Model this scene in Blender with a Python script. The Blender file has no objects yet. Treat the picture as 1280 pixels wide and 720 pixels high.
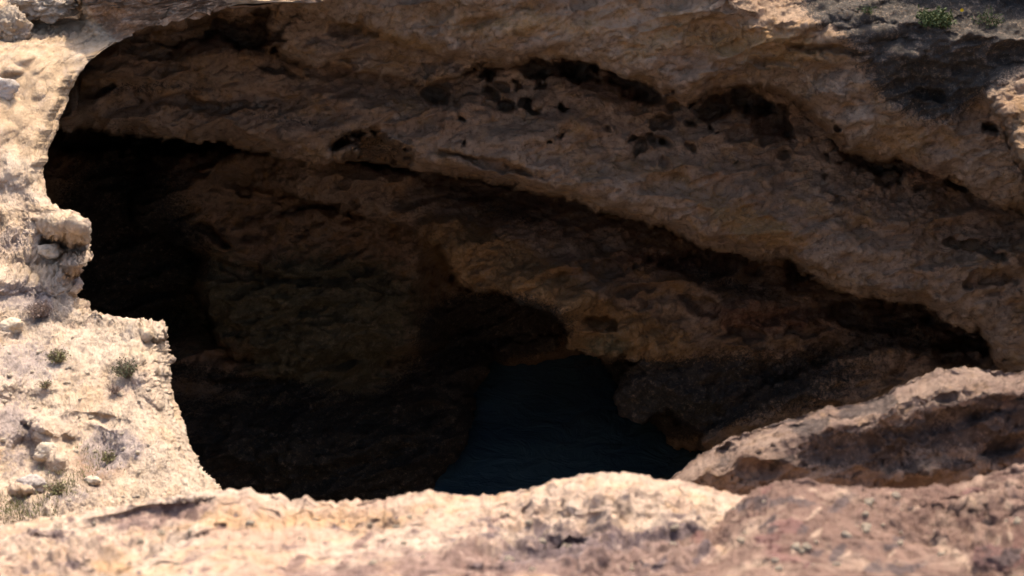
import bpy, math, random
import numpy as np
random.seed(4); RNG = np.random.RandomState(7)
SC = bpy.context.scene
f4 = np.float32
# ------------------------------------------------------------------ camera model
PITCH = math.radians(25.0); HFOV = math.radians(31.0)
F = 640/math.tan(HFOV/2); CZ = 16.0
FW = (0.0, math.cos(PITCH), -math.sin(PITCH)); UP = (0.0, math.sin(PITCH), math.cos(PITCH))
def rays(px, py):
    u = (np.asarray(px, float)-640)/F; v = -(np.asarray(py, float)-360)/F
    return u, FW[1]+v*UP[1], FW[2]+v*UP[2]
def pts(px, py, t):
    a, b, c = rays(px, py); return np.stack([a*t, b*t, CZ+c*t], -1)
def t_of_Y(px, py, Y): return Y/rays(px, py)[1]
def t_of_Z(px, py, Z): return (Z-CZ)/np.minimum(rays(px, py)[2], -0.03)
def proj(P):
    x, y, z = P[..., 0], P[..., 1], P[..., 2]-CZ
    d = y*FW[1]+z*FW[2]; h = y*UP[1]+z*UP[2]
    d = np.maximum(d, .05)
    return 640+x/d*F, 360-h/d*F, d
# ------------------------------------------------------------------ noise
PERM = RNG.permutation(256).astype(np.int32); PERM = np.concatenate([PERM, PERM, PERM])
G = RNG.randn(256, 3); G /= np.linalg.norm(G, axis=1)[:, None]; G = G.astype(f4)
RV = RNG.rand(256, 3).astype(f4)
def gn(x, y, z):
    x = np.asarray(x, f4); y = np.asarray(y, f4); z = np.asarray(z, f4)
    xi = np.floor(x).astype(np.int32); yi = np.floor(y).astype(np.int32); zi = np.floor(z).astype(np.int32)
    xf = x-xi; yf = y-yi; zf = z-zi
    fx = xf*xf*xf*(xf*(xf*6-15)+10); fy = yf*yf*yf*(yf*(yf*6-15)+10); fz = zf*zf*zf*(zf*(zf*6-15)+10)
    xi &= 255; yi &= 255; zi &= 255
    out = []
    for dx in (0, 1):
        px_ = PERM[xi+dx]
        for dy in (0, 1):
            py_ = PERM[px_+yi+dy]
            for dz in (0, 1):
                g = G[PERM[py_+zi+dz]]
                out.append(g[..., 0]*(xf-dx)+g[..., 1]*(yf-dy)+g[..., 2]*(zf-dz))
    a = [out[i]+(out[i+1]-out[i])*fz for i in (0, 2, 4, 6)]
    b = [a[i]+(a[i+1]-a[i])*fy for i in (0, 2)]
    return b[0]+(b[1]-b[0])*fx
def fbm(P, s, octv, gain=.5, off=0., kind='n', lac=2.03):
    r = 0; a = 1.
    for i in range(octv):
        o = off+i*17.3
        n = gn(P[..., 0]*s+o, P[..., 1]*s+o*1.7, P[..., 2]*s-o*.6)*1.5
        if kind == 'b': n = np.abs(n)*2-.55
        elif kind == 'r': n = .5-np.abs(n)*2
        r = r+a*n; a *= gain; s *= lac
    return r
def cells(P, s, off=0.):
    x = P[..., 0].astype(f4)*s+off; y = P[..., 1].astype(f4)*s+off; z = P[..., 2].astype(f4)*s
    xi = np.floor(x).astype(np.int32); yi = np.floor(y).astype(np.int32); zi = np.floor(z).astype(np.int32)
    best = np.full(x.shape, 9., f4); rnd = np.zeros(x.shape, f4)
    for dx in (-1, 0, 1):
        for dy in (-1, 0, 1):
            for dz in (-1, 0, 1):
                h = PERM[PERM[PERM[(xi+dx) & 255]+((yi+dy) & 255)]+((zi+dz) & 255)]
                r = RV[h]
                d = (xi+dx+r[..., 0]-x)**2+(yi+dy+r[..., 1]-y)**2+(zi+dz+r[..., 2]-z)**2
                m = d < best
                best = np.where(m, d, best); rnd = np.where(m, RV[(h+31) & 255][..., 0], rnd)
    return np.sqrt(best), rnd
def sstep(a, b, x):
    t = np.clip((x-a)/(b-a), 0, 1); return t*t*(3-2*t)
def sdpoly(px, py, poly):
    poly = np.asarray(poly, float); n = len(poly)
    d = np.full(px.shape, 1e18); ins = np.zeros(px.shape, bool)
    for i in range(n):
        ax, ay = poly[i]; bx, by = poly[(i+1) % n]
        ex, ey = bx-ax, by-ay; wx, wy = px-ax, py-ay
        h = np.clip((wx*ex+wy*ey)/(ex*ex+ey*ey+1e-9), 0, 1)
        d = np.minimum(d, (wx-ex*h)**2+(wy-ey*h)**2)
        if ay != by:
            ins ^= ((ay > py) != (by > py)) & (px < (bx-ax)*(py-ay)/(by-ay)+ax)
    d = np.sqrt(d); return np.where(ins, d, -d)
def blob(px, py, cx, cy, rx, ry, rot=0):
    c, s = math.cos(math.radians(rot)), math.sin(math.radians(rot))
    x = px-cx; y = py-cy
    return np.sqrt(((x*c+y*s)/rx)**2+((-x*s+y*c)/ry)**2)
# ------------------------------------------------------------------ rock relief
BED = math.radians(17)
def bed(P):      # coordinates along the bedding, which dips to the right
    c, s = math.cos(BED), math.sin(BED)
    return np.stack([P[..., 0]*c-P[..., 2]*s, P[..., 1], (P[..., 0]*s+P[..., 2]*c)], -1)
def normals(P, sm=2):
    Q = P.copy()
    for _ in range(sm):
        Q[1:-1] = (Q[:-2]+2*Q[1:-1]+Q[2:])/4; Q[:, 1:-1] = (Q[:, :-2]+2*Q[:, 1:-1]+Q[:, 2:])/4
    du = np.gradient(Q, axis=0); dv = np.gradient(Q, axis=1)
    n = np.cross(du, dv); n /= np.linalg.norm(n, axis=-1)[..., None]+1e-12
    return n
def mesh_from_grid(name, P, mat, stain_shade, kind='structure', keep=None, thing=None):
    h, w = P.shape[:2]
    me = bpy.data.meshes.new(name)
    idx = np.arange(h*w, dtype=np.int32).reshape(h, w)
    q = np.stack([idx[:-1, :-1], idx[:-1, 1:], idx[1:, 1:], idx[1:, :-1]], -1)
    if keep is not None: q = q[keep]
    q = q.reshape(-1, 4)
    me.vertices.add(h*w); me.vertices.foreach_set('co', P.astype(f4).ravel())
    me.loops.add(q.size); me.loops.foreach_set('vertex_index', q.ravel())
    me.polygons.add(len(q)); me.polygons.foreach_set('loop_start', np.arange(0, q.size, 4, dtype=np.int32))
    me.polygons.foreach_set('use_smooth', np.ones(len(q), bool))
    me.update(calc_edges=True)
    if stain_shade is not None:
        at = me.color_attributes.new('stain_shade', 'FLOAT_COLOR', 'POINT')
        c = np.zeros((h*w, 4), f4); c[:, :stain_shade.shape[-1]] = stain_shade.reshape(-1, stain_shade.shape[-1]); at.data.foreach_set('color', c.ravel())
    me.materials.append(mat)
    o = bpy.data.objects.new(name, me); SC.collection.objects.link(o)
    if thing:
        o['label'], o['category'] = thing
    else: o['kind'] = kind
    return o
def orient(P, n, inside_flip_ref=(0, 0, CZ)):
    v = np.array(inside_flip_ref)-P
    s = np.sign((v*n).sum(-1)); m = np.sign(np.median(s[::7, ::7])); return n*m
# ------------------------------------------------------------------ materials
def nt(name):
    m = bpy.data.materials.new(name); m.use_nodes = True
    t = m.node_tree; b = t.nodes['Principled BSDF']; return m, t, b
class NB:
    def __init__(s, t): s.t = t; s.N = t.nodes; s.L = t.links
    def n(s, ty, **kw):
        x = s.N.new(ty)
        for k, v in kw.items(): setattr(x, k, v)
        return x
    def val(s, sock, v):
        if hasattr(v, 'is_linked') or hasattr(v, 'links'): s.L.new(v, sock)
        else: sock.default_value = v
    def noise(s, co, scale, detail=6, rough=.6, dist=0.):
        x = s.n('ShaderNodeTexNoise'); s.L.new(co, x.inputs['Vector'])
        x.inputs['Scale'].default_value = scale; x.inputs['Detail'].default_value = detail
        x.inputs['Roughness'].default_value = rough; x.inputs['Distortion'].default_value = dist
        return x.outputs['Fac']
    def ramp(s, fac, a, b, lo=0., hi=1.):
        x = s.n('ShaderNodeMapRange', clamp=True); s.L.new(fac, x.inputs['Value'])
        x.inputs['From Min'].default_value = a; x.inputs['From Max'].default_value = b
        x.inputs['To Min'].default_value = lo; x.inputs['To Max'].default_value = hi
        return x.outputs['Result']
    def mix(s, fac, a, b, mode='MIX'):
        x = s.n('ShaderNodeMix', data_type='RGBA', blend_type=mode)
        s.val(x.inputs[0], fac)
        s.val(x.inputs[6], a if hasattr(a, 'links') else (*a, 1)); s.val(x.inputs[7], b if hasattr(b, 'links') else (*b, 1))
        return x.outputs[2]
    def math(s, op, a, b=0.):
        x = s.n('ShaderNodeMath', operation=op); s.val(x.inputs[0], a); s.val(x.inputs[1], b); return x.outputs[0]
def rock_material(name, base, pale, ochre, dark, red, fine=1., bump=.04, stretch=2.2, pit=1., speck=.5, stained=True, ys=1.):
    m, t, b = nt(name); k = NB(t)
    tc = k.n('ShaderNodeTexCoord'); m0 = k.n('ShaderNodeMapping'); k.L.new(tc.outputs['Object'], m0.inputs['Vector']); m0.inputs['Scale'].default_value = (1, ys, 1); co = m0.outputs['Vector']
    mp = k.n('ShaderNodeMapping'); k.L.new(co, mp.inputs['Vector'])
    mp.inputs['Rotation'].default_value = (0, BED, 0); mp.inputs['Scale'].default_value = (1, 1, stretch)
    bc = mp.outputs['Vector']
    n1 = k.noise(bc, .55*fine, 5, .62, .4); n2 = k.noise(co, 3.2*fine, 6, .68); n3 = k.noise(co, 15*fine, 6, .78)
    n4 = k.noise(bc, 1.7*fine, 5, .65, .2); n5 = k.noise(co, 45*fine, 3, .7)
    col = k.mix(k.ramp(n1, .38, .62), base, pale)
    col = k.mix(k.ramp(n4, .5, .68, 0, .75), col, ochre)
    if stained:
        at = k.n('ShaderNodeVertexColor', layer_name='stain_shade')
        sp = k.n('ShaderNodeSeparateColor'); k.L.new(at.outputs['Color'], sp.inputs[0])
        so, sd, sr = sp.outputs[0], sp.outputs[1], sp.outputs[2]  # dark and red channels also carry painted shade
        def msk(s_, n, w=.5):   # a patch whose border is broken up by noise
            return k.ramp(k.math('ADD', s_, k.math('MULTIPLY', k.math('SUBTRACT', n, .5), w*2.4)), .38, .72)
        col = k.mix(k.math('MULTIPLY', msk(so, n2), .85), col, ochre)
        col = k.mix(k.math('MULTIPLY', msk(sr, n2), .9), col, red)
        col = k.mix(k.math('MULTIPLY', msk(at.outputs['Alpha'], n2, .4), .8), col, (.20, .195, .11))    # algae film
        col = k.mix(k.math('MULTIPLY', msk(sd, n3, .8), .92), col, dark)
    col = k.mix(k.ramp(n2, .55, .74, 0, .65), col, dark)             # lichen film
    col = k.mix(k.ramp(n3, .57, .72, 0, speck), col, tuple(c*.38 for c in base))
    col = k.mix(k.ramp(n3, .44, .3, 0, .45), col, pale)
    col = k.mix(k.ramp(n5, .6, .75, 0, speck*.7), col, tuple(min(1, c*1.5) for c in pale))
    n6 = k.noise(co, 8*fine, 6, .8)
    col = k.mix(k.ramp(n6, .54, .66, 0, speck*.9), col, tuple(c*.42 for c in base))
    col = k.mix(k.ramp(n6, .46, .36, 0, .4), col, tuple(min(1, c*1.12) for c in pale))
    # cracks
    vo = k.n('ShaderNodeTexVoronoi', feature='DISTANCE_TO_EDGE'); vo.inputs['Scale'].default_value = 1.6*fine
    wv = k.n('ShaderNodeMix', data_type='VECTOR'); wv.inputs[0].default_value = .22
    nn = k.n('ShaderNodeTexNoise'); nn.inputs['Scale'].default_value = 2.1*fine; nn.inputs['Detail'].default_value = 6
    k.L.new(bc, nn.inputs['Vector']); k.L.new(bc, wv.inputs[4]); k.L.new(nn.outputs['Color'], wv.inputs[5]); k.L.new(wv.outputs[1], vo.inputs['Vector'])
    crk = k.ramp(vo.outputs['Distance'], 0, .035, 1, 0)
    crk = k.math('MULTIPLY', crk, k.ramp(n4, .56, .66))
    vp = k.n('ShaderNodeTexVoronoi'); vp.inputs['Scale'].default_value = 19*fine; k.L.new(co, vp.inputs['Vector'])
    pt = k.math('MULTIPLY', k.ramp(vp.outputs['Distance'], .12, .36, 1, 0), k.ramp(n2, .5, .6))
    k.L.new(col, b.inputs['Base Color'])
    b.inputs['Roughness'].default_value = .93; b.inputs['Specular IOR Level'].default_value = .18
    h = k.math('MULTIPLY', n3, 1.3); h = k.math('ADD', h, k.math('MULTIPLY', n2, .4)); h = k.math('ADD', h, k.math('MULTIPLY', n5, .35)); h = k.math('SUBTRACT', h, k.math('MULTIPLY', k.ramp(n6, .52, .66), .45))
    h = k.math('SUBTRACT', h, k.math('MULTIPLY', pt, .35*pit)); h = k.math('SUBTRACT', h, k.math('MULTIPLY', crk, .16))
    bp = k.n('ShaderNodeBump'); bp.inputs['Strength'].default_value = 1.; bp.inputs['Distance'].default_value = bump
    k.L.new(h, bp.inputs['Height']); k.L.new(bp.outputs['Normal'], b.inputs['Normal'])
    return m
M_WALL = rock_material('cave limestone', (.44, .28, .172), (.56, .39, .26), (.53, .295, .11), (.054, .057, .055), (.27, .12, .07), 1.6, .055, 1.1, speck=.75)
M_LEDGE = rock_material('sunlit limestone', (.49, .365, .26), (.56, .445, .33), (.50, .345, .20), (.33, .265, .235), (.28, .175, .11), 1.5, .028, 1.2, speck=.35, ys=.55)
M_FORE = rock_material('weathered limestone', (.41, .275, .195), (.54, .41, .305), (.49, .30, .15), (.14, .10, .10), (.22, .135, .11), 3.2, .012, 1.2, speck=.5, ys=.6)
M_SLAB = rock_material('brown stained limestone', (.145, .083, .062), (.22, .135, .10), (.44, .31, .22), (.09, .065, .062), (.19, .095, .08), 3.2, .012, 1.2, speck=.55, ys=.6)
M_BOULD = rock_material('pitted brown limestone', (.22, .14, .105), (.37, .255, .185), (.35, .22, .13), (.09, .065, .055), (.22, .13, .10), 5., .02, 1.2, speck=.6)
def smooth_curve(pts_, x):
    p = np.array(pts_, float); return np.interp(x, p[:, 0], p[:, 1])
# ================================================================== FAR CAVE WALL
def build_wall():
    st = 2.
    gx = np.concatenate([np.arange(-2500, -100, 40), np.arange(-100, 1340, st), np.arange(1340, 1900, 5), np.arange(1900, 3300, 30)]).astype(float)
    gy = np.arange(-330, 800, st)
    X, Y = np.meshgrid(gx, gy)
    # ragged edges: warp the pixel coordinates the outlines are read at
    W3 = np.stack([X/60, Y/60, X*0], -1)
    wx = X+9*fbm(W3, 1., 4, .6, 3.)+3*fbm(W3, 5., 2, .6, 8.); wy = Y+9*fbm(W3, 1., 4, .6, 40.)+3*fbm(W3, 5., 2, .6, 50.)
    low = np.stack([X/230, Y/110+X/600, X*0+3], -1)
    lowf = fbm(low, 1., 4, .5, 5.)
    # back of the cave
    D = t_of_Y(X, Y, 33.+1.5*lowf)
    def layer(poly, Yf, w, r, amp=.5, off=0., pw=2.):
        nonlocal D
        sd = sdpoly(wx, wy, poly)
        e = np.clip(1-sd/w, 0, 1)
        Yv = Yf(X, Y)+amp*fbm(low+off, 1.3, 4, .55, off, 'b')
        Dl = t_of_Y(X, Y, Yv+r*(1-np.sqrt(np.clip(1-e**pw, 0, 1))))
        D = np.where(sd > 0, np.minimum(D, Dl), D)
    B = 1200
    # dark left-hand wall down to the water
    layer([(-3000, 150), (300, 190), (420, 330), (640, 400), (612, 450), (596, 500), (580, 560), (545, 620), (540, 900), (-3000, 900)],
          lambda x, y: 29.5+1.*sstep(300, 600, x)-2.6*sstep(390, 470, y)-2.*sstep(470, 570, y), 40, 1.5, .6, 3.)
    # right-hand lower back
    layer([(700, 380), (760, 470), (800, 520), (850, 560), (930, 575), (1100, 620), (1300, 900), (3400, 900), (3400, 300)],
          lambda x, y: 26.+0*x, 50, 1.2, .5, 5.)
    # rounded dark mass hanging left of centre
    layer([(160, 280), (210, 290), (245, 330), (240, 362), (258, 395), (262, 420), (285, 445), (330, 461), (400, 472), (440, 462), (500, 455), (560, 448), (600, 448), (640, 462), (700, 452), (760, 455), (800, 480), (900, 300), (600, 200), (300, 180), (190, 200)],
          lambda x, y: 26.8+4.*sstep(490, 590, x)*sstep(290, 350, y)-.006*np.clip(y-300, 0, 120)+.5*np.cos((x-420)/60.), 70, 2.0, .7, 9.)
    layer([(290, 445), (330, 461), (420, 500), (370, 515), (310, 512), (270, 480)], lambda x, y: 27.6+0*x, 25, .5, .3, 19.)
    # brown middle mass with the lit edge
    layer([(250, 215), (330, 232), (400, 248), (440, 262), (500, 283), (545, 308), (556, 335), (566, 350), (600, 366), (640, 372), (680, 388), (700, 408), (706, 428), (740, 440), (800, 446), (770, 470), (765, 490), (790, 525), (806, 538), (822, 520), (840, 512), (880, 545), (940, 545), (1000, 540), (1100, 600), (3400, 700), (3400, 200), (900, 200), (500, 180), (330, 180)],
          lambda x, y: 24.2-.5*sstep(560, 760, x)+.6*sstep(800, 1100, x)+1.0*sstep(420, 300, x)+.004*np.maximum(y-380, 0)-.0045*(y-300)-1.5*np.clip(1.3-blob(x, y, 650, 370, 150, 80, 25), 0, 1)+1.5*np.clip(1-(y-smooth_curve([(0, 165), (330, 190), (500, 212), (640, 232), (770, 266), (950, 328), (1120, 378), (1280, 460)], x))/62., 0, 1)**1.2*sstep(420, 600, x), 28, .6, .45, 13.)
    # low rock at right behind the boulder
    layer([(880, 545), (930, 500), (1020, 455), (1120, 430), (1230, 445), (1400, 440), (3400, 500), (3400, 900), (900, 900)],
          lambda x, y: 22.7+0*x, 60, .7, .45, 15.)
    # main diagonal band
    layer([(-400, 0), (60, 150), (80, 162), (200, 172), (270, 180), (330, 190), (380, 200), (425, 205), (470, 205), (505, 208), (560, 222), (640, 232), (700, 248), (770, 266), (830, 288), (900, 312), (950, 328), (975, 322), (1000, 345), (1040, 362), (1070, 366), (1120, 375), (1190, 400), (1230, 425), (1255, 460), (1300, 500), (3400, 560), (3400, -400), (-400, -400)],
          lambda x, y: 21.9-.9*sstep(150, 700, x)+.009*np.clip(smooth_curve([(0, 110), (400, 130), (700, 190), (1280, 370)], x)-y, -40, 130)+.35*np.clip(1-(y-smooth_curve([(0, 20), (300, 60), (430, 84), (520, 104), (560, 98), (640, 78), (760, 90), (850, 128), (965, 112), (1050, 178), (1180, 228), (1290, 268)], x))/42., 0, 1)*sstep(300, 380, x), 38, 1.0, .2, 17.)
    layer([(60, 150), (60, 40), (330, 60), (420, 120), (300, 165), (200, 170)], lambda x, y: 21.4+.004*y, 60, 1.0, .35, 29.)
    # nodular hanging fringe of the first strata
    layer([(330, -300), (330, 60), (385, 78), (430, 84), (470, 96), (505, 102), (535, 108), (560, 98), (590, 84), (640, 78), (700, 74), (720, -300)],
          lambda x, y: 20.9+0*x, 26, .5, .35, 31.)
    # outer brown wall
    layer([(95, -340), (120, 35), (165, 45), (200, 34), (270, 24), (330, 12), (400, 22), (455, 38), (500, 52), (545, 66), (600, 72), (660, 74), (725, 76), (765, 90), (800, 104), (835, 122), (855, 128), (880, 112), (930, 108), (965, 112), (1000, 128), (1030, 160), (1050, 178), (1090, 198), (1140, 206), (1190, 230), (1240, 250), (1290, 268), (3400, 300), (3400, -340)],
          lambda x, y: 20.2+.25*sstep(1000, 1280, x)+.3*sstep(450, 150, x)+0*y, 34, .6, .22, 23.)
    # sunlit grey buttress at the right border
    layer([(1222, 84), (1250, 80), (1300, 70), (1500, 70), (1500, 330), (1300, 250), (1262, 170), (1240, 140), (1228, 112)],
          lambda x, y: 20.6-.012*(y-60), 16, .4, .15, 37.)
    # right-hand fringe near (1180, 230)
    layer([(1120, 330), (1190, 335), (1230, 310), (1290, 300), (1400, 380), (1300, 480), (1255, 452), (1190, 385)], lambda x, y: 20.9+0*x, 26, .5, .3, 41.)
    pr = random.Random(21); PITS = [(pr.uniform(530, 1200), 0, pr.uniform(2.5, 8), 0, pr.uniform(.15, .4), pr.uniform(-30, 30)) for _ in range(46)]
    PITS = [(a, smooth_curve([(530, 110), (700, 125), (850, 150), (1000, 175), (1200, 250)], a)+pr.gauss(8, 26), c, c*pr.uniform(.5, .9), e, g) for a, b, c, d_, e, g in PITS]
    PN = .38*fbm(np.stack([X/26, Y/22, X*0+7], -1), 1., 4, .6, 71.)
    # hollows and holes: centre, radii, depth (m)
    for cx, cy, rx, ry, dp, rot in [
            (467, 190, 42, 20, 1.6, 8), (300, 45, 48, 13, .9, 3), (610, 90, 10, 10, .6, 0), (612, 117, 7, 10, .5, -20), (628, 132, 11, 7, .6, 5), (655, 130, 9, 8, .5, 20), (668, 138, 10, 6, .5, 20),
            (690, 90, 34, 13, .8, 4), (722, 92, 26, 15, .9, 12), (805, 112, 36, 15, .7, 25), (547, 120, 14, 10, .6, 0), (702, 131, 6, 6, .5, 0),
            (893, 133, 22, 16, .8, -20), (938, 125, 20, 12, 1.1, 15), (965, 150, 28, 18, .8, 20), (925, 165, 20, 12, .3, 0), (832, 158, 14, 8, .5, 15), (826, 180, 8, 5, .4, 0), (1050, 172, 14, 7, .7, 20), (1090, 200, 40, 10, .5, 20),
            (1236, 165, 10, 7, .6, 0), (1110, 222, 16, 8, .5, 10), (1196, 232, 14, 9, .6, 10), (1225, 312, 34, 6, .4, 15), (1240, 350, 30, 8, .35, -5),
            (760, 335, 34, 9, .5, -8), (870, 330, 60, 14, .7, 8), (985, 345, 12, 22, .6, 10), (1095, 395, 60, 18, .9, 5), (1210, 440, 36, 16, .8, 10), (755, 405, 16, 9, .5, 0), (800, 365, 26, 6, .3, -10),
            (305, 240, 13, 6, .4, 0), (265, 292, 26, 7, .8, 30), (442, 262, 12, 6, .4, -40), (330, 345, 60, 5, .5, 8), (130, 115, 16, 4, .4, -8), (250, 130, 60, 6, .3, 5), (350, 85, 30, 8, .3, 10),
            (190, 60, 50, 9, .3, -8), (620, 205, 70, 6, .3, 12), (880, 380, 30, 7, .3, 20), (930, 420, 26, 8, .35, 0), (1010, 410, 30, 8, .35, 10), (350, 410, 14, 10, .3, 0), (1160, 120, 30, 7, .25, 10), (1030, 60, 40, 5, .25, 5), (960, 80, 26, 4, .2, 10)]+PITS:
        m_ = (X > cx-2*rx-40) & (X < cx+2*rx+40) & (Y > cy-2*rx-40) & (Y < cy+2*rx+40)
        r = blob(wx, wy, cx, cy, rx*1.15, ry*1.15, rot)+PN
        D = D+np.where(m_, dp*sstep(1.05, .66, r), 0)
    # soft bumps and ledges that keep the outline from the front
    D = D+.13*fbm(low+9, 3.1, 4, .5, 61., 'b')
    # walls that close the pit beyond the frame
    ang = (X-640)/F
    D = np.minimum(D, np.where(X > 700, 8.6/np.maximum(ang, .02), 1e9)); D = np.minimum(D, np.where(X < 500, 13./np.maximum(-ang, .02), 1e9))
    y0 = smooth_curve([(-3000, -400), (850, -120), (915, 4), (960, 24), (1020, 30), (1090, 22), (1150, 30), (1225, 44), (1300, 50), (1500, 40), (3400, 0)], wx)
    D = D+.030*np.clip(y0-Y, 0, 90)*(X < 1700)
    # rim: where the wall turns back into the plateau
    ytop = smooth_curve([(-3000, 140), (96, 140), (112, 40), (128, -30), (170, -42), (450, -60), (600, -110), (700, -100), (840, -45), (915, -30), (960, -40), (1020, -45), (1090, -45), (1150, -45), (1225, -45), (1300, -45), (1500, -45), (3400, -100)], gx)
    # resample the columns
    fx = np.concatenate([np.arange(-2500, -100, 60), np.arange(-100, 40, 6), np.arange(40, 1300, 1.35), np.arange(1300, 1900, 4), np.arange(1900, 3300, 60)]).astype(float)
    NR = 760
    i1 = np.clip(np.searchsorted(gx, fx)-1, 0, len(gx)-2); a = (fx-gx[i1])/(gx[i1+1]-gx[i1])
    Dc = D[:, i1]*(1-a)+D[:, i1+1]*a; yt = np.interp(fx, gx, ytop)
    w = 1.+.9*np.minimum(np.abs(np.gradient(Dc, axis=0)), 6.)*8/st
    PX = np.zeros((NR, len(fx))); PY = PX.copy(); T = PX.copy()
    C = np.zeros((len(gy), len(fx)))
    for j in range(len(fx)):
        ww = w[:, j]*np.where((gy > yt[j]-4) & (gy < 660), 1., .12); ww = ww*(gy >= yt[j]-st)
        c = np.cumsum(ww); C[:, j] = (c-c[0])/(c[-1]-c[0])
    ker = np.exp(-np.linspace(-2.4, 2.4, 61)**2/2); ker /= ker.sum()
    C = np.stack([np.convolve(np.pad(row, 30, 'edge'), ker, 'valid') for row in C])
    for j in range(len(fx)):
        c = C[:, j]
        yy = np.interp(np.linspace(0, 1, NR), c, gy); yy = np.maximum(yy, yt[j])
        PY[:, j] = yy; PX[:, j] = fx[j]; T[:, j] = np.interp(yy, gy, Dc[:, j])
    P = pts(PX, PY, T)
    # roll the rim back into the plateau
    nb = 46
    top = P[0]; s = np.linspace(1, 0, nb)[:, None]; back = 45*s**2.2
    zt = np.where(fx < 120, -3.5, .0)[:, None]
    rt = np.stack([top[None, :, 0]*(1+back/30), top[None, :, 1]+back+.0*s, top[None, :, 2]+.22*np.sin(np.minimum(back*2, math.pi/2))+.02*back], -1)
    P = np.concatenate([rt, P[1:]], 0); PXf = np.concatenate([np.repeat(PX[:1], nb, 0), PX[1:]]); PYf = np.concatenate([np.repeat(PY[:1], nb, 0), PY[1:]])
    n = orient(P, normals(P, 6))
    q = bed(P)*np.array([1, 1, 1.35])
    mid = smooth_curve([(0, 110), (400, 140), (700, 205), (1000, 290), (1280, 360)], PXf)
    low_ = smooth_curve([(0, 170), (330, 190), (560, 222), (770, 266), (950, 328), (1120, 375), (1280, 450)], PXf)
    smooth = np.clip(1.3-np.abs(PYf-mid)/46, 0, 1)*.8+.8*sstep(95, 60, PYf)*sstep(500, 600, PXf)
    rg = (.35+.9*sstep(-.15, .35, fbm(P, .45, 3, .5, 77.)+.5*sstep(0, 60, PYf-low_)))*(1-np.clip(smooth, 0, .8))
    gap = np.linalg.norm(np.diff(P, axis=0, append=P[-1:]), axis=-1); gap = np.maximum(gap, np.roll(gap, 1, 0)); gap[:nb] = 0
    gap2 = np.linalg.norm(np.diff(P, axis=1, append=P[:, -1:]), axis=-1)*((PXf > 40) & (PXf < 1300))
    calm = 1-.75*sstep(.025, .12, np.maximum(gap, gap2))
    for _ in range(4):
        calm[1:-1] = (calm[:-2]+calm[1:-1]+calm[2:])/3; calm[:, 1:-1] = (calm[:, :-2]+calm[:, 1:-1]+calm[:, 2:])/3
    rg = rg+1.3*sstep(60, 20, PYf)*sstep(900, 980, PXf)
    d = .075*fbm(q, .8, 5, .55, 2.)+(.020*fbm(q, 1.7, 6, .62, 4.)+.022*fbm(P, 5., 6, .74, 11.)+.010*fbm(P, 11., 3, .7, 12., 'b'))*rg
    c1, r1 = cells(q+.25*fbm(P, 2., 2)[..., None], 1.9); d -= .09*np.clip(1-c1/.42, 0, 1)*(r1 > .75)
    c2, r2 = cells(P+.06*fbm(P, 6., 2)[..., None], 6.5, 4.); msk = sstep(-.1, .35, fbm(P, .6, 3, .5, 90.)); d -= .04*np.clip(1-c2/.45, 0, 1)*(r2 > .5)*msk
    hb = P[..., 2]; d += .006*(np.abs(((hb*.96+P[..., 0]*.29)*1.3+.5*fbm(P, .5, 3, .5, 70.)) % 1-.5)*2-.5)
    c3, r3 = cells(P+.03*fbm(P, 9., 2)[..., None], 13., 9.); d -= .026*np.clip(1-c3/.5, 0, 1)*(r3 > .55)*sstep(-.25, .2, fbm(P, .9, 3, .5, 95.))
    c4, r4 = cells(q+.12*fbm(P, 3., 3)[..., None], 3.6, 6.); d += .075*np.clip(.55-c4, 0, 1)*(r4 > .3)*np.clip(rg, 0, 1.2)
    P = P+n*(d*calm)[..., None]
    # colour patches: ochre, red, lichen, algae, plus cave shade painted dark
    so = np.zeros(PXf.shape); lichen_shade = so.copy(); sr = so.copy()
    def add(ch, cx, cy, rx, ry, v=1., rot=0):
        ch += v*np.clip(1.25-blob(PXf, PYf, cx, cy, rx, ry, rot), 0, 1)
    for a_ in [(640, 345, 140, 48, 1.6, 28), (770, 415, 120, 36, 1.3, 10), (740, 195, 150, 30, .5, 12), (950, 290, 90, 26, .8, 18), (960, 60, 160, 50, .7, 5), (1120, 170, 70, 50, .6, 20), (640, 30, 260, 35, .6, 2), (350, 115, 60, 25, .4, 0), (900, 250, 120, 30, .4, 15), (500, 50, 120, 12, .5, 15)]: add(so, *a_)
    for a_ in [(1160, 125, 65, 42, .8, 20), (1180, 60, 120, 70, 1.6), (1160, 5, 150, 50, 1.6), (1060, 12, 60, 24, .8), (1250, 20, 60, 50, 1.), (930, 8, 18, 8, .0), (180, 110, 120, 12, .5, 0), (360, 150, 120, 14, .5, 10), (640, 270, 120, 20, .5, 20), (900, 350, 120, 22, .6, 15), (930, 480, 180, 50, 1.), (820, 510, 90, 44, 1.2), (420, 340, 260, 40, .3, 10), (1080, 285, 40, 14, .4), (760, 480, 90, 35, .8), (1240, 300, 60, 20, .4), (300, 30, 60, 20, .4), (380, 570, 330, 84, 1.6), (620, 410, 100, 44, 1.7), (560, 530, 80, 110, 1.6), (840, 500, 110, 50, .8), (300, 475, 120, 14, .8, 8), (150, 330, 110, 180, 1.3), (1120, 420, 120, 50, .5), (470, 190, 60, 30, .5), (1130, 245, 60, 20, .3)]: add(lichen_shade, *a_)  # lichen at the rim; most others paint shade on undersides and deep rock
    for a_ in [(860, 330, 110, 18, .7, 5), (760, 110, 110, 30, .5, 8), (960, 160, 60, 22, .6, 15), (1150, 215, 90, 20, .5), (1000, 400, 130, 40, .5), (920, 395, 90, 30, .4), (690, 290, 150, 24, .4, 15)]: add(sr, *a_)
    sg = so*0
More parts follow.
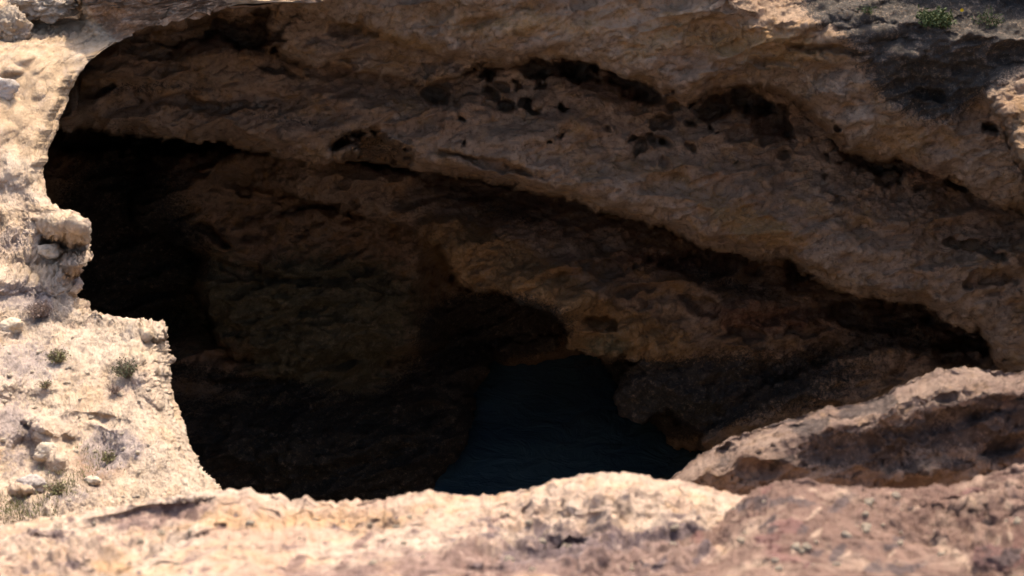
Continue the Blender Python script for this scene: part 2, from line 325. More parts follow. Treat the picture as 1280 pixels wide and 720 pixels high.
    for a_ in [(400, 390, 170, 90, 1.2), (200, 330, 90, 120, .8), (420, 550, 220, 100, .9), (760, 430, 60, 24, .7), (850, 510, 110, 36, .7)]: add(sg, *a_)
    mesh_from_grid('cave_wall', P, M_WALL, np.clip(np.stack([so, lichen_shade, sr, sg], -1), 0, 1))
    return P
# ================================================================== LEFT LEDGE
XS = [(-330, 700), (-200, 640), (-120, 560), (-60, 500), (-20, 440), (0, 400), (8, 300), (25, 215), (38, 178), (50, 150), (68, 122), (90, 100), (120, 86), (150, 75), (185, 62), (215, 55), (245, 57), (256, 66), (262, 78), (265, 98), (278, 111), (300, 113), (320, 118), (330, 112), (340, 104), (358, 98), (372, 95), (382, 106), (390, 118), (397, 128), (399, 140), (400.5, 160), (402, 182), (403.5, 205), (412, 208), (430, 213), (450, 213), (480, 215), (520, 226), (560, 243), (590, 258), (610, 270), (720, 330), (760, 360)]
def build_ledge():
    ys = np.concatenate([np.arange(-330, -10, 8), np.arange(-10, 395, 1.2), np.arange(395, 406, .35), np.arange(406, 690, 1.2), np.arange(690, 760, 8)])
    p = np.array(XS, float); xs = np.interp(ys, p[:, 0], p[:, 1])
    jit = fbm(np.stack([ys/14, ys*0, ys*0], -1), 1., 4, .65, 7.)
    xs = xs+2.6*jit*sstep(-20, 60, ys)+11*jit*sstep(60, 25, ys)
    nc = 420
    s = np.linspace(0, 1, nc)
    x0 = -520.
    # columns: dense inside the frame
    s2 = np.where(s < .25, 0., (s-.25)/.75)
    PX = np.where(s[None] < .25, x0+(-30-x0)*(s[None]/.25), -30+(xs[:, None]+30)*s2[None]); PY = np.repeat(ys[:, None], nc, 1)
    sd = np.maximum(xs[:, None]-PX, 0)
    z = 9.75+.25*sstep(420, 150, PY)+.60*sstep(270, 40, PY)
    z = z+.35*sstep(60, -200, PX)
    z = z-.45*np.clip(1-sd/48, 0, 1)**2*sstep(330, 410, PY)-.12*np.clip(1-sd/22, 0, 1)**2*sstep(60, 120, PY)
    T0 = t_of_Z(PX, PY, z); P0 = pts(PX, PY, T0)
    P0s = P0*np.array([1, .5, 1.]); z = z+.15*fbm(P0s, .55, 4, .5, 21.)+.06*fbm(P0s, 1.6, 3, .5, 22., 'b')
    def bump(cx, cy, rx, ry, h, rot=0, pw=1.):
        nonlocal z
        z = z+h*np.clip(1-blob(PX, PY, cx, cy, rx, ry, rot)**2, 0, 1)**pw
    bump(84, 282, 40, 26, .30, 12, .8); bump(104, 276, 18, 18, .12, 0, 1.); bump(100, 330, 20, 15, .14, 0, .8); bump(68, 306, 20, 10, -.2, 0, .9); bump(196, 412, 22, 16, .20, 0, .7)
    bump(112, 560, 40, 30, -.06); bump(62, 555, 22, 40, .14, -25); bump(30, 610, 20, 12, .12); bump(20, 470, 60, 30, .06)
    bump(185, 470, 20, 60, .08, -10); bump(60, 530, 45, 14, .1, 20); bump(10, 350, 40, 20, .08); bump(130, 525, 45, 8, -.035, 10)
    T = t_of_Z(PX, PY, z)
    Yw = 17.5+2.5*sstep(140, 430, PX)+.15*fbm(np.stack([PX/60, PY/40, PX*0], -1), 1., 3)
    Tw = np.maximum(t_of_Y(PX, PY, Yw), t_of_Z(PX, PY, 11.2+.5*sstep(140, 240, PX)+.15*fbm(P0, 1.3, 4, .5, 24.)))+14*sstep(122, 40, PX)**2
    kk = .5; h_ = np.clip(.5+.5*(Tw-T)/kk, 0, 1); T = Tw*(1-h_)+T*h_-kk*h_*(1-h_)
    P = pts(PX, PY, T)
    # hidden flank: back along the ray, leftwards under the ledge, then down to the water
    nb = 70; k = np.linspace(0, 1, nb+1)[1:]
    lastx = PX[:, -1]; lasty = PY[:, -1]; lastT = T[:, -1]; dn = np.ones(len(lasty))
    left = np.where(lasty < 250, lastx+150, np.interp(lasty, [250, 395, 410, 700], [80, 60, 14, 10]))
    rows = []
    for kk_ in k:
        a = min(kk_/.25, 1.); b = max((kk_-.25)/.75, 0)
        Q = pts(lastx-left*a*dn, lasty-3*a*(1-dn), lastT+a*(.7+.6*(1-dn))+2.5*b*(1-dn)+.5*b)
        Q[:, 2] -= b*dn*(Q[:, 2]+1.2); rows.append(Q)
    P = np.concatenate([P, np.stack(rows, 1)], 1)
    PXf = np.concatenate([PX]+[lastx[:, None]-left[:, None]]*nb, 1); PYf = np.concatenate([PY]+[lasty[:, None]]*nb, 1)
    n = orient(P, normals(P, 3))
    rough = (sstep(150, 270, PYf)*.8+.16+.7*sstep(70, 30, PYf))*(.45+.75*sstep(-.2, .3, fbm(P, .9, 3, .5, 44.)))
    e = np.clip((PXf*0+1), 0, 1)
    Ps = P*np.array([1, .5, 1.])
    d = (.045*fbm(Ps, 1.4, 4, .55, 31.)+.044*fbm(Ps, 5., 6, .72, 32.)+.020*fbm(Ps, 12., 3, .7, 35., 'b'))*rough
    c1, r1 = cells(Ps+.1*fbm(P, 4., 2)[..., None], 4.2); d += .05*np.clip(.5-c1, 0, 1)*(r1 > .5)*rough
    c2, r2 = cells(Ps+.05*fbm(P, 8., 2)[..., None], 9., 3.); d -= .035*np.clip(1-c2/.4, 0, 1)*(r2 > .45)*rough
    P = P+n*d[..., None]
    so = np.zeros(PXf.shape); dk = so.copy(); sr = so.copy()
    def add(ch, cx, cy, rx, ry, v=1., rot=0):
        ch += v*np.clip(1.25-blob(PXf, PYf, cx, cy, rx, ry, rot), 0, 1)
    so += .65*sstep(230, 120, PYf)
    sr += 2.2*sstep(105, 170, PXf-.8*(PYf-30))*sstep(120, 40, PYf)  # shade of the arch painted brown into the rock colour
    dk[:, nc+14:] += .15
    for a_ in [(50, 200, 60, 120, .5), (90, 280, 40, 40, .4), (60, 360, 60, 30, .3), (100, 560, 60, 30, .5), (120, 480, 70, 60, .25)]: add(so, *a_)
    for a_ in [(15, 300, 40, 30, .65), (25, 370, 50, 28, .8), (30, 450, 80, 46, .75), (52, 385, 14, 18, .8), (160, 560, 40, 22, .7), (130, 560, 40, 40, .9), (90, 620, 60, 20, .6), (20, 560, 46, 60, .6), (15, 520, 40, 30, .5), (8, 15, 16, 20, .5), (100, 350, 12, 18, .9), (168, 480, 20, 30, .5), (20, 640, 60, 14, .5)]: add(dk, *a_)  # grey patches, plus painted shade on the lower right side of the knob
    for a_ in [(95, 405, 40, 14, .5), (160, 435, 20, 60, .4, 10), (120, 580, 56, 40, .8), (150, 500, 40, 20, .4), (70, 305, 20, 10, .5)]: add(sr, *a_)  # brown patches; the last paints the shade in the hollow under the knob
    mesh_from_grid('rock_ground', P, M_LEDGE, np.clip(np.stack([so, dk, sr], -1), 0, 1))
    return P
# ================================================================== NEAR ROCKS (columns over a crest)
def near_sheet(name, sil, Ytop, Ybot, xr, mat, stain_shade_spots, thing=None, ybot=765, step=1.5, nr=230, drop=None, bumps=(), amp=1., curve=1., fwdrows=True, ragged=2.5, face=None, seed=0., pitty=0.):
    xs = np.concatenate([np.arange(xr[0], max(xr[0], -10), 5.), np.arange(max(xr[0], -10), min(xr[1], 1290), step), np.arange(min(xr[1], 1290), xr[1]+.1, 5.)])
    xs = np.unique(xs); sy = smooth_curve(sil, xs)
    sy = sy+ragged*fbm(np.stack([xs/16, xs*0+seed, xs*0], -1), 1., 4, .62, 13.)
    s = np.linspace(0, 1, nr)[:, None]
    PY = ybot+(sy[None]-ybot)*s; PX = np.repeat(xs[None], nr, 0)
    if face is None:
        Yb = Ybot+(Ytop(xs)-Ybot)*s**curve
    else: Yb = face(PX, PY, sy[None])
    def proc(Yb):
        g = 0
        for cx, cy, rx, ry, h, rot in bumps: g = g-h*np.clip(1-blob(PX, PY, cx, cy, rx, ry, rot)**2, 0, 1)
        return Yb+g
    Yb = proc(Yb)
    T = t_of_Y(PX, PY, Yb); P = pts(PX, PY, T)
    T = T*(1+.012*amp*fbm(P, 1.4, 4, .55, 33.+seed, 'b')); P = pts(PX, PY, T)
    top = P[-1]; nb = 60; rows = []
    for k in np.linspace(0, 1, nb+1)[1:]:
        th = min(k/.2, 1.)*math.pi/2; r = .16; b = max((k-.2)/.8, 0)
        Q = top.copy(); Q[:, 1] += r*math.sin(th)+b*1.2; Q[:, 2] -= r*(1-math.cos(th))*1.+r*math.sin(th)*.58
        Q[:, 2] -= b**1.3*(drop if drop else (Q[:, 2]+1)); rows.append(Q)
    fr = []
    if fwdrows:
        b0 = P[0]
        for k in np.linspace(1, 0, 14)[:-1]:
            Q = b0.copy(); Q[:, 1] -= 6.5*k; Q[:, 0] *= (1+k*1.6); Q[:, 2] += .2*k; fr.append(Q)
        P = np.concatenate([np.stack(fr), P, np.stack(rows)]); nf = 13
    else:
        P = np.concatenate([P, np.stack(rows)]); nf = 0
    ix = np.clip(np.arange(P.shape[0])-nf, 0, nr-1); PXf = PX[ix]; PYf = PY[ix]
    n = normals(P, 3); n = n*np.sign(np.median(n[nf:nr+nf, :, 2]))
    if face is not None: n = orient(P[:nr], n[:nr])[0, 0]*0+n
    mk = .3+.95*sstep(-.2, .25, fbm(P, 1.1, 3, .5, 88.+seed))
    d = amp*mk*(.034*fbm(P, 2.6, 5, .6, 41.+seed, 'b')+.011*fbm(P, 11., 5, .68, 42., 'b'))
    c1, r1 = cells(P+.03*fbm(P, 12., 2)[..., None], 13.+seed*.1); d += amp*mk*.030*np.clip(.5-c1, 0, 1)*(r1 > .45)
    c2, r2 = cells(P+.02*fbm(P, 20., 2)[..., None], 26., 5.); d -= amp*(.012+.02*pitty)*np.clip(1-c2/.42, 0, 1)*(r2 > .55-.25*pitty)
    if pitty:
        c3, r3 = cells(P+.04*fbm(P, 9., 2)[..., None], 9., 2.); d -= .05*pitty*np.clip(1-c3/.45, 0, 1)*(r3 > .4)
    rr_ = (np.arange(P.shape[0])-nf)/nr; d = d*(1-.6*sstep(.80, .97, rr_)*(1-.0*rr_))[:, None]
    P = P+n*d[..., None]
    # keep the crest where it belongs: shift each column so its highest visible point meets the outline
    _, ay, _ = proj(P); cur = ay.min(0); err = sy-cur
    kx = np.ones(15)/15; err = np.convolve(np.pad(err, 7, 'edge'), kx, 'valid')
    w = sstep(.35, 1., (np.arange(P.shape[0])-nf)/nr)[:, None]
    P[..., 2] -= err[None]*w/F*P[..., 1]*1.25
    st = np.zeros(PXf.shape+(3,))
    for ch, cx, cy, rx, ry, v, rot in stain_shade_spots:
        st[..., ch] += v*np.clip(1.25-blob(PXf, PYf, cx, cy, rx, ry, rot), 0, 1)
    st[nr+nf+16:, :, 1] += .1
    mesh_from_grid(name, P, mat, np.clip(st, 0, 1), thing=thing)
    return P
FS = [(-900, 720), (-300, 690), (0, 658), (60, 646), (110, 640), (180, 626), (230, 618), (268, 612), (290, 613), (312, 611), (330, 618), (347, 616), (360, 627), (383, 620), (392, 627), (430, 627), (480, 622), (535, 613), (560, 618), (620, 619), (660, 611), (700, 599), (745, 590), (790, 591), (820, 598), (845, 600), (900, 612), (960, 625), (1100, 640), (1600, 640), (2300, 640)]
BS = [(826, 640), (832, 606), (842, 596), (855, 584), (872, 570), (900, 554), (935, 540), (975, 528), (1000, 521), (1030, 512), (1036, 506), (1048, 509), (1080, 502), (1105, 496), (1120, 484), (1140, 475), (1170, 464), (1200, 460), (1235, 461), (1260, 467), (1280, 463), (1400, 455), (1600, 480), (1900, 560), (2100, 680)]
SS = [(620, 790), (660, 760), (720, 728), (760, 705), (800, 682), (850, 668), (893, 660), (912, 645), (932, 620), (958, 606), (985, 599), (1010, 598), (1032, 605), (1060, 608), (1120, 611), (1180, 608), (1230, 596), (1280, 580), (1400, 560), (2300, 600)]
def speckles(n, box, rs, ch, seed, v=(.6, 1.1)):
    r = random.Random(seed); o = []
    for _ in range(n):
        k = r.uniform(*rs); o.append((ch, r.uniform(box[0], box[2]), r.uniform(box[1], box[3]), k*r.uniform(1, 2.2), k*.6, r.uniform(*v), r.uniform(-40, 10)))
    return o
wallP = build_wall()
ledgeP = build_ledge()
foreP = near_sheet('foreground_ground', FS, lambda x: 5.75+.5*sstep(300, -300, x), 4.05, (-900, 2300), M_FORE,
    [(2, 200, 640, 90, 14, 1., -9), (1, 60, 668, 70, 12, .7, -8), (1, 40, 695, 40, 8, .4, -10), (0, 300, 650, 140, 20, .7, 0), (0, 140, 705, 40, 14, .9, 0), (0, 480, 650, 110, 22, .6, 0), (2, 620, 700, 300, 34, .8, 0), (1, 700, 685, 100, 28, .9, -10), (1, 820, 668, 60, 12, .6, 0), (1, 640, 662, 60, 10, .6, 0), (2, 400, 718, 120, 14, .5, 0), (1, 250, 690, 60, 10, .5, -20), (1, 90, 712, 24, 10, .8, -20), (0, 760, 605, 100, 12, .5, 0), (2, 800, 690, 120, 40, .9, 0), (1, 450, 655, 18, 6, .6, 0)]+speckles(26, (560, 650, 900, 716), (4, 14), 1, 5)+speckles(40, (0, 640, 880, 716), (3, 10), 2, 6)+speckles(24, (0, 640, 600, 716), (2, 7), 1, 7),
    bumps=[(140, 690, 60, 26, .16, -10), (250, 655, 40, 14, .10, -15), (740, 620, 120, 30, .12, 0), (320, 640, 80, 20, .08, 0), (600, 690, 60, 20, .1, 0), (190, 640, 100, 10, -.12, -9), (460, 700, 60, 16, .08, 0), (700, 690, 40, 16, -.12, -20)], amp=1.1, curve=1.1, seed=0.)
slabP = near_sheet('brown_ground', SS, lambda x: 5.25+0*x+.3*sstep(1000, 1280, x), 3.85, (620, 2300), M_SLAB,
    [(1, 1240, 700, 40, 20, .6, 0), (1, 950, 628, 30, 12, .7, 0), (2, 1250, 700, 50, 16, 1., 0), (1, 1050, 690, 80, 24, .4, 0), (0, 1190, 690, 46, 9, .9, 30)]+speckles(34, (720, 610, 1290, 716), (4, 16), 1, 8)+speckles(60, (700, 610, 1290, 716), (2, 7), 0, 9, (.8, 1.3))+speckles(24, (700, 610, 1290, 716), (6, 18), 2, 10),
    bumps=[(1000, 650, 120, 40, .08, 0), (1240, 690, 50, 26, .1, 0)], amp=1.15, curve=1.05, seed=5.)
def bface(PX, PY, sy):
    top = 7.25+.25*sstep(900, 1250, PX)
    dd = PY-sy
    return top-.30*sstep(0, 26, dd)-.0012*dd+.05*np.sin(PX/37.)-.0
bouldP = near_sheet('boulder', BS, None, None, (826, 2100), M_BOULD,
    [(1, 1080, 560, 120, 34, .9, -8), (1, 1230, 540, 80, 34, .7, 0), (1, 905, 575, 18, 14, .7, -40), (2, 950, 580, 40, 16, .6, 0), (2, 1240, 500, 80, 16, .6, 0), (0, 900, 600, 50, 18, .6, 0), (0, 1150, 580, 60, 12, .5, 0)]+speckles(60, (960, 500, 1290, 600), (4, 16), 1, 11, (.7, 1.2))+speckles(50, (880, 480, 1290, 600), (2, 6), 0, 12, (.8, 1.2)),  # large dark patches paint shade on the front face and left cavity
    thing=('dark pitted boulder with a pale sunlit crest, rising behind the brown rock at the right', 'boulder'),
    ybot=700, face=bface, drop=1.6, amp=.95, fwdrows=False, ragged=3., seed=9., pitty=.8,
    bumps=[(905, 572, 14, 24, -.13, 40), (950, 588, 30, 12, -.05, 0), (1060, 570, 70, 26, -.03, 0), (1210, 500, 60, 12, .07, -10), (1200, 525, 80, 10, -.07, -14), (1150, 590, 60, 14, .12, -10), (1250, 560, 40, 12, -.1, -20)])
# ================================================================== surrounding plateau and water
def build_plateau():
    na = 240; th = np.linspace(0, 2*math.pi, na+1); r = np.concatenate([np.linspace(0, 6, 16)**1.0, 6+np.geomspace(.5, 700, 46)])
    c, s = np.cos(th), np.sin(th)
    k = 1/((np.abs(c/7.3)**6+np.abs(s/7.9)**6)**(1/6))
    R = k[None]+.5+r[:, None]
    P = np.zeros(R.shape+(3,)); P[..., 0] = 1.7+R*c; P[..., 1] = 13.2+R*s
    far = sstep(0, 60, r)[:, None]
    P[..., 2] = 9.2+3.5*sstep(9, 4, P[..., 1])*(1-far)+(.25*fbm(P, .25, 4, .5, 5.)-.2)+far*.6*fbm(P, .04, 4, .5, 6.)-.6*sstep(1, 0, r)[:, None]
    P[..., 2] += 1.9*sstep(19.6, 20.6, P[..., 1])*sstep(-6.4, -5.4, P[..., 0]-.25*(P[..., 1]-20))*(1-far)
    mesh_from_grid('plateau_ground', P, M_LEDGE, np.zeros(P.shape))
build_plateau()
def build_water():
    m, t, b = nt('dark sea water'); k = NB(t)
    co = k.n('ShaderNodeTexCoord').outputs['Object']
    n = k.noise(co, .35, 5, .6, .5)
    col = k.mix(k.ramp(n, .42, .62), (.04, .09, .135), (.08, .16, .21))
    k.L.new(col, b.inputs['Base Color']); b.inputs['Roughness'].default_value = .12; b.inputs['IOR'].default_value = 1.33
    w = k.noise(co, 1.6, 6, .6, 1.); bp = k.n('ShaderNodeBump'); bp.inputs['Distance'].default_value = .12; bp.inputs['Strength'].default_value = .8
    k.L.new(w, bp.inputs['Height']); k.L.new(bp.outputs['Normal'], b.inputs['Normal'])
    g = np.linspace(-60, 60, 121); X, Y = np.meshgrid(g, g+20); P = np.stack([X, Y, X*0], -1)
    mesh_from_grid('water', P, m, None)
build_water()
# ================================================================== helpers to stand things on the rock
def pick(P, px, py):
    a, b, d = proj(P); e = (a-px)**2+(b-py)**2
    c = np.where(e < max(e.min(), 9.)*1.5, d, 1e9); i = np.unravel_index(np.argmin(c), c.shape); return P[i]
def tag(o, label, cat, group=None):
    o['label'] = label; o['category'] = cat
    if group: o['group'] = group
def plain(name, c1, c2, scale=8., rough=.8, bump=.0):
    m, t, b = nt(name); k = NB(t); co = k.n('ShaderNodeTexCoord').outputs['Object']
    n = k.noise(co, scale, 5, .65)
    k.L.new(k.mix(k.ramp(n, .35, .65), c1, c2), b.inputs['Base Color']); b.inputs['Roughness'].default_value = rough
    b.inputs['Specular IOR Level'].default_value = .25
    if bump:
        bp = k.n('ShaderNodeBump'); bp.inputs['Distance'].default_value = bump; k.L.new(n, bp.inputs['Height']); k.L.new(bp.outputs['Normal'], b.inputs['Normal'])
    return m
M_GREEN = plain('olive leaves', (.13, .14, .05), (.24, .21, .10), 30)
M_DKGREEN = plain('grey green leaves', (.09, .105, .05), (.16, .16, .09), 30)
M_BRIGHT = plain('fresh green leaves', (.04, .06, .02), (.08, .10, .03), 30)
M_DRY = plain('dry twigs', (.22, .16, .12), (.33, .25, .2), 30)
M_YEL = plain('yellow petals', (.85, .55, .02), (.9, .65, .04), 30)
def mesh_obj(name, V, Fc, mat, parent=None, loc=None, smooth=False):
    me = bpy.data.meshes.new(name); me.from_pydata([tuple(v) for v in V], [], Fc); me.materials.append(mat)
    if smooth: me.polygons.foreach_set('use_smooth', np.ones(len(me.polygons), bool))
    me.update(); o = bpy.data.objects.new(name, me); SC.collection.objects.link(o)
    if parent: o.parent = parent
    if loc is not None: o.location = loc
    return o
def tuft(R, H, n, seed, flat=.8, leaf=.02, leaves=4):
    r = random.Random(seed); SV, SF, LV, LF = [], [], [], []
    for i in range(n):
        a = r.uniform(0, 2*math.pi); tilt = r.random()**.6*flat; L = H*r.uniform(.6, 1.15)
        d = np.array([math.cos(a)*math.sin(tilt*1.4), math.sin(a)*math.sin(tilt*1.4), math.cos(tilt*1.4)])
        base = np.array([math.cos(a), math.sin(a), 0])*R*.25*r.random(); side = np.cross(d, [0, 0, 1.01]); side /= np.linalg.norm(side)+1e-6
        p = [base+d*L*k+np.array([0, 0, .12*L*k*k]) for k in (0, .5, 1.)]; w = .0022+.02*H*.2
        b = len(SV); up = np.cross(side, d)
        for q, ww in zip(p, (w, w*.8, w*.3)):
            SV += [q+side*ww, q-side*ww*.5+up*ww, q-side*ww*.5-up*ww]
        for s in (0, 3):
            for j in range(3): SF.append((b+s+j, b+s+(j+1) % 3, b+s+3+(j+1) % 3, b+s+3+j))
        for j in range(leaves):
            k = r.uniform(.35, 1.05); c = base+d*L*k; u = np.array([r.gauss(0, 1) for _ in range(3)]); u /= np.linalg.norm(u); v = np.cross(u, [r.gauss(0, 1) for _ in range(3)]); v /= np.linalg.norm(v)+1e-6
            l = leaf*r.uniform(.6, 1.3); b2 = len(LV); LV += [c, c+u*l*.5+v*l*.22, c+u*l, c+u*l*.5-v*l*.22]; LF.append((b2, b2+1, b2+2, b2+3))
    return SV, SF, LV, LF
def plant(name, loc, R, H, n, seed, mat, label, cat, group=None, stem=M_DRY, **kw):
    e = bpy.data.objects.new(name, None); SC.collection.objects.link(e); e.location = loc; tag(e, label, cat, group)
    SV, SF, LV, LF = tuft(R, H, n, seed, **kw)
    mesh_obj('stems', SV, SF, stem, e); mesh_obj('leaves', LV, LF, mat, e); return e
def onl(px, py): return pick(ledgeP, px, py)
plant('shrub', onl(158, 466), .09, .11, 130, 1, M_DKGREEN, 'round dark olive cushion shrub on the pale ledge near the edge of the pit', 'shrub', leaf=.018, leaves=9)
plant('shrub', onl(72, 448), .08, .09, 90, 2, M_GREEN, 'small bright olive tuft below the dry grey bush on the pale ledge', 'shrub', leaf=.018, leaves=8)
plant('shrub', onl(50, 392), .12, .12, 150, 3, M_DRY, 'dry grey brown bush beside the grey stained rock above the other tufts', 'shrub', leaf=.02, leaves=5)
plant('shrub', onl(60, 482), .05, .06, 40, 4, M_GREEN, 'tiniest green tuft, below the olive tuft on the pale ledge', 'shrub', leaf=.016, leaves=4)
plant('shrub', onl(136, 572), .08, .06, 60, 5, M_GREEN, 'low green sprout in the brown hollow of the pale ledge', 'shrub', leaf=.02, leaves=4)
plant('shrub', onl(70, 612), .09, .07, 70, 6, M_GREEN, 'low green patch of leaves just left of the brown hollow', 'shrub', leaf=.02, leaves=4)
plant('shrub', onl(146, 488), .07, .06, 60, 8, M_DRY, 'withered twiggy clump below the round cushion shrub', 'shrub', leaf=.014, leaves=3)
# dry grass along the foot of the ledge
def grass(name, spots, label):
    V, Fc = [], []; r = random.Random(9)
    for (px, py) in spots:
        c = np.array(onl(px, py))
        for _ in range(16):
            a = r.uniform(0, 6.28); t = r.uniform(.1, 1.); L = r.uniform(.015, .045); p = c+np.array([r.gauss(0, .05), r.gauss(0, .05), -.01])
            q = p+np.array([math.cos(a)*math.sin(t), math.sin(a)*math.sin(t), math.cos(t)])*L; s = np.array([-math.sin(a), math.cos(a), 0])*.003
            b = len(V); V += [p+s, p-s, q]; Fc.append((b, b+1, b+2))
    o = mesh_obj(name, V, Fc, M_GREEN); o['kind'] = 'stuff'; tag(o, label, 'grass')
r_ = random.Random(3)
grass('grass', [(r_.uniform(-5, 62), 0) for _ in range(0)]+[(r_.gauss(22, 22), r_.gauss(634, 7)) for _ in range(60)]+[(r_.gauss(85, 18), r_.gauss(605, 8)) for _ in range(26)]+[(r_.gauss(112, 14), r_.gauss(575, 14)) for _ in range(22)], 'sparse olive grass growing at the foot of the pale ledge')
# flowering plant on the rim
fl = plant('flowering_plant', pick(wallP, 1168, 24)+np.array([0, 0, -.02]), .5, .15, 160, 11, M_BRIGHT, 'green plant with yellow flowers hanging over the dark rim at the upper right', 'plant', stem=M_GREEN, leaf=.045, leaves=9, flat=1.)
for (px, py) in ((1197, 13), (1174, 20), (1184, 26)):
    c = np.array(pick(wallP, px, py))-np.array(fl.location)+np.array([0, -.12, .07]); V, Fc = [], []
    for k in range(9):
        a = k/9*6.283; b = len(V); u = np.array([math.cos(a), -.35, math.sin(a)]); v = np.array([-math.sin(a), 0, math.cos(a)])
        V += [c, c+u*.014+v*.007, c+u*.025, c+u*.014-v*.007]; Fc.append((b, b+1, b+2, b+3))
    b = len(V); V += [c+np.array([math.cos(j*1.257)*.011, -.01, math.sin(j*1.257)*.011]) for j in range(5)]; Fc.append(tuple(range(b, b+5)))
    mesh_obj('flower', V, Fc, M_YEL, fl)
plant('shrub', pick(wallP, 1085, 14), .1, .1, 50, 12, M_BRIGHT, 'tiny green sprig on the dark rim left of the flowering plant', 'shrub', leaf=.03, leaves=5)
plant('shrub', pick(wallP, 1235, 26), .25, .15, 80, 15, M_BRIGHT, 'trailing green leaves on the rim right of the yellow flowers', 'shrub', leaf=.035, leaves=5, flat=1.1)
# stones
def stone_mesh(name, seed, R, mat, flat=.7):
    import bmesh
    bm = bmesh.new(); bmesh.ops.create_icosphere(bm, subdivisions=4, radius=1.)
    co = np.array([v.co[:] for v in bm.verts]); n = .35*fbm(co+seed, .9, 4, .55, seed)+.1*fbm(co+seed, 3., 4, .6, seed+5, 'b')
    co = co*(1+n[:, None]); co *= np.array([1.1, .85, flat]); co *= R
    for v, c in zip(bm.verts, co): v.co = c
    for fc in bm.faces: fc.smooth = True
    me = bpy.data.meshes.new(name); bm.to_mesh(me); bm.free(); me.materials.append(mat); return me
M_ST = rock_material('loose stone', (.55, .44, .31), (.66, .56, .43), (.6, .42, .22), (.40, .32, .26), (.4, .25, .2), 5., .008, 1., stained=False)
M_STG = rock_material('grey loose stone', (.44, .37, .32), (.56, .49, .42), (.45, .36, .26), (.32, .28, .27), (.3, .22, .2), 5., .01, 1., stained=False)
def stone(px, py, rpx, seed, P, label, mat=None, flat=.7, cat='stone', rot=0, name='stone', sink=.3):
    c = np.array(pick(P, px, py)); _, _, d = proj(c[None]); R = rpx/F*d[0]
    o = bpy.data.objects.new(name, stone_mesh('stone', seed, R, mat or M_ST, flat)); SC.collection.objects.link(o)
    o.location = c+np.array([0, 0, R*flat*(1-sink*2)*.6]); o.rotation_euler = (0, 0, rot); tag(o, label, cat); return o
stone(15, 408, 14, 1, ledgeP, 'pale oval stone at the left border, left of the dry grey bush', rot=.2)
stone(66, 315, 15, 2, ledgeP, 'smooth oval stone lodged in the hollow under the knobbly overhang', rot=-.2, flat=.55)
stone(38, 602, 17, 3, ledgeP, 'grey stone lying above the dry grass at the lower left', M_STG, sink=.7)
stone(120, 600, 9, 4, ledgeP, 'small white stone beside the grey rubble in the hollow')
stone(55, 560, 14, 5, ledgeP, 'tan stone half buried left of the brown hollow', flat=.7, sink=.9)
stone(0, 110, 20, 6, ledgeP, 'rounded grey rock cut by the left border above the smooth slope', M_STG)
# outcrop, upper left
def outcrop(name, poly_c, label, Yd, seed, mat=M_LEDGE):
    V = None
    import bmesh
    cx, cy, rx, ry = poly_c
    c = pts(cx, cy, t_of_Y(cx, cy, Yd)); sx = rx/F*Yd; sz = ry/F*Yd
    bm = bmesh.new(); bmesh.ops.create_icosphere(bm, subdivisions=6, radius=1.)
    co = np.array([v.co[:] for v in bm.verts]); q = co+seed
    n = .25*fbm(q, .9, 3, .5, seed)+.13*fbm(q, 2.6, 6, .6, seed+5, 'b')
    co = co*(1+n[:, None])*np.array([sx, sx*1.1, sz])
    for v, k in zip(bm.verts, co): v.co = k
    for fc in bm.faces: fc.smooth = True
    me = bpy.data.meshes.new(name); bm.to_mesh(me); bm.free(); me.materials.append(mat)
    o = bpy.data.objects.new(name, me); SC.collection.objects.link(o); o.location = c; tag(o, label, 'rock'); return o
M_OUT = rock_material('craggy sunlit limestone', (.48, .36, .25), (.56, .46, .35), (.58, .42, .24), (.28, .25, .25), (.4, .25, .18), 2., .035, 1.2, speck=.5, stained=False)
outcrop('rock_outcrop', (6, 40, 30, 34), 'craggy grey and cream rock at the upper left corner, nearest the border', 17.3, 3, M_OUT)
outcrop('rock_outcrop', (58, 0, 44, 22), 'jagged sunlit rock at the top border, right of the corner rock', 17.9, 8, M_OUT)
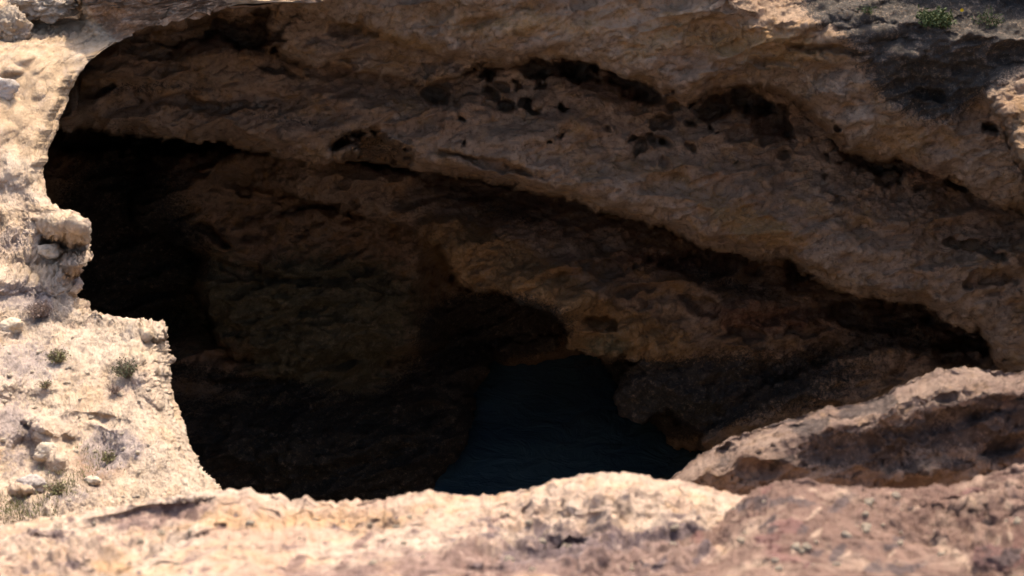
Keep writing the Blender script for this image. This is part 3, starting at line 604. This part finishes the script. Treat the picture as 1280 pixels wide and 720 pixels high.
# pebbles, copied
protos = []
for i in range(5):
    o = bpy.data.objects.new('pebble', stone_mesh('pebble', 20+i*3, 1., M_ST, .65)); protos.append(o)
rr = random.Random(12)
def pebbles(P, box, n, r0, r1, label, group):
    a, b, d = proj(P); m = (a > box[0]) & (a < box[2]) & (b > box[1]) & (b < box[3]); Q = P[m]; dd = d[m]
    for _ in range(n):
        i = rr.randrange(len(Q)); o = rr.choice(protos).copy(); R = rr.uniform(r0, r1)**1.0/F*dd[i]
        o.scale = (R, R, R); o.location = Q[i]+np.array([0, 0, R*.25]); o.rotation_euler = (rr.uniform(-.3, .3), rr.uniform(-.3, .3), rr.uniform(0, 6)); o.name = 'pebble'
        SC.collection.objects.link(o); tag(o, label, 'pebble', group)
pebbles(ledgeP, (0, 420, 200, 630), 60, 1.2, 4, 'small loose pebble scattered on the pale ledge left of the pit', 'pebbles on the pale ledge')
pebbles(foreP, (20, 640, 860, 715), 40, 2, 6, 'small loose pebble on the cream rock in the foreground', 'pebbles on the cream foreground rock')
pebbles(slabP, (900, 610, 1275, 715), 40, 2, 7, 'small loose pebble on the brown rock at the lower right', 'pebbles on the brown rock')
# ================================================================== light, sky, camera
SUN_EL = math.radians(50); SUN_AZ = math.radians(14)      # azimuth from +Y towards +X
w = bpy.data.worlds.new('World'); SC.world = w; w.use_nodes = True
bg = w.node_tree.nodes['Background']; sk = w.node_tree.nodes.new('ShaderNodeTexSky'); sk.sky_type = 'NISHITA'; sk.sun_disc = False
sk.dust_density = 4.; sk.ozone_density = .2; sk.air_density = .8; sk.sun_elevation = SUN_EL; sk.sun_rotation = SUN_AZ; w.node_tree.links.new(sk.outputs[0], bg.inputs[0]); bg.inputs[1].default_value = .15
sun = bpy.data.lights.new('sun', 'SUN'); sun.energy = 2.0; sun.angle = math.radians(.5); sun.color = (1., .87, .70)
so_ = bpy.data.objects.new('sun', sun); SC.collection.objects.link(so_)
from mathutils import Vector
sv = Vector((math.sin(SUN_AZ)*math.cos(SUN_EL), math.cos(SUN_AZ)*math.cos(SUN_EL), math.sin(SUN_EL)))
so_.rotation_euler = (-sv).to_track_quat('-Z', 'Y').to_euler(); so_.location = (0, 0, 40)
cam = bpy.data.cameras.new('camera'); co_ = bpy.data.objects.new('camera', cam); SC.collection.objects.link(co_)
co_.location = (0, 0, CZ); co_.rotation_euler = (math.radians(90)-PITCH, 0, 0); cam.sensor_width = 36; cam.angle = HFOV
cam.clip_end = 3000; cam.dof.use_dof = True; cam.dof.focus_distance = 19.; cam.dof.aperture_fstop = 3.8
SC.camera = co_
SC.view_settings.view_transform = 'Standard'; SC.view_settings.look = 'None'; SC.view_settings.gamma = 1; SC.view_settings.exposure = 1.55
SC.render.engine = 'CYCLES'; SC.cycles.max_bounces = 8; SC.cycles.diffuse_bounces = 5
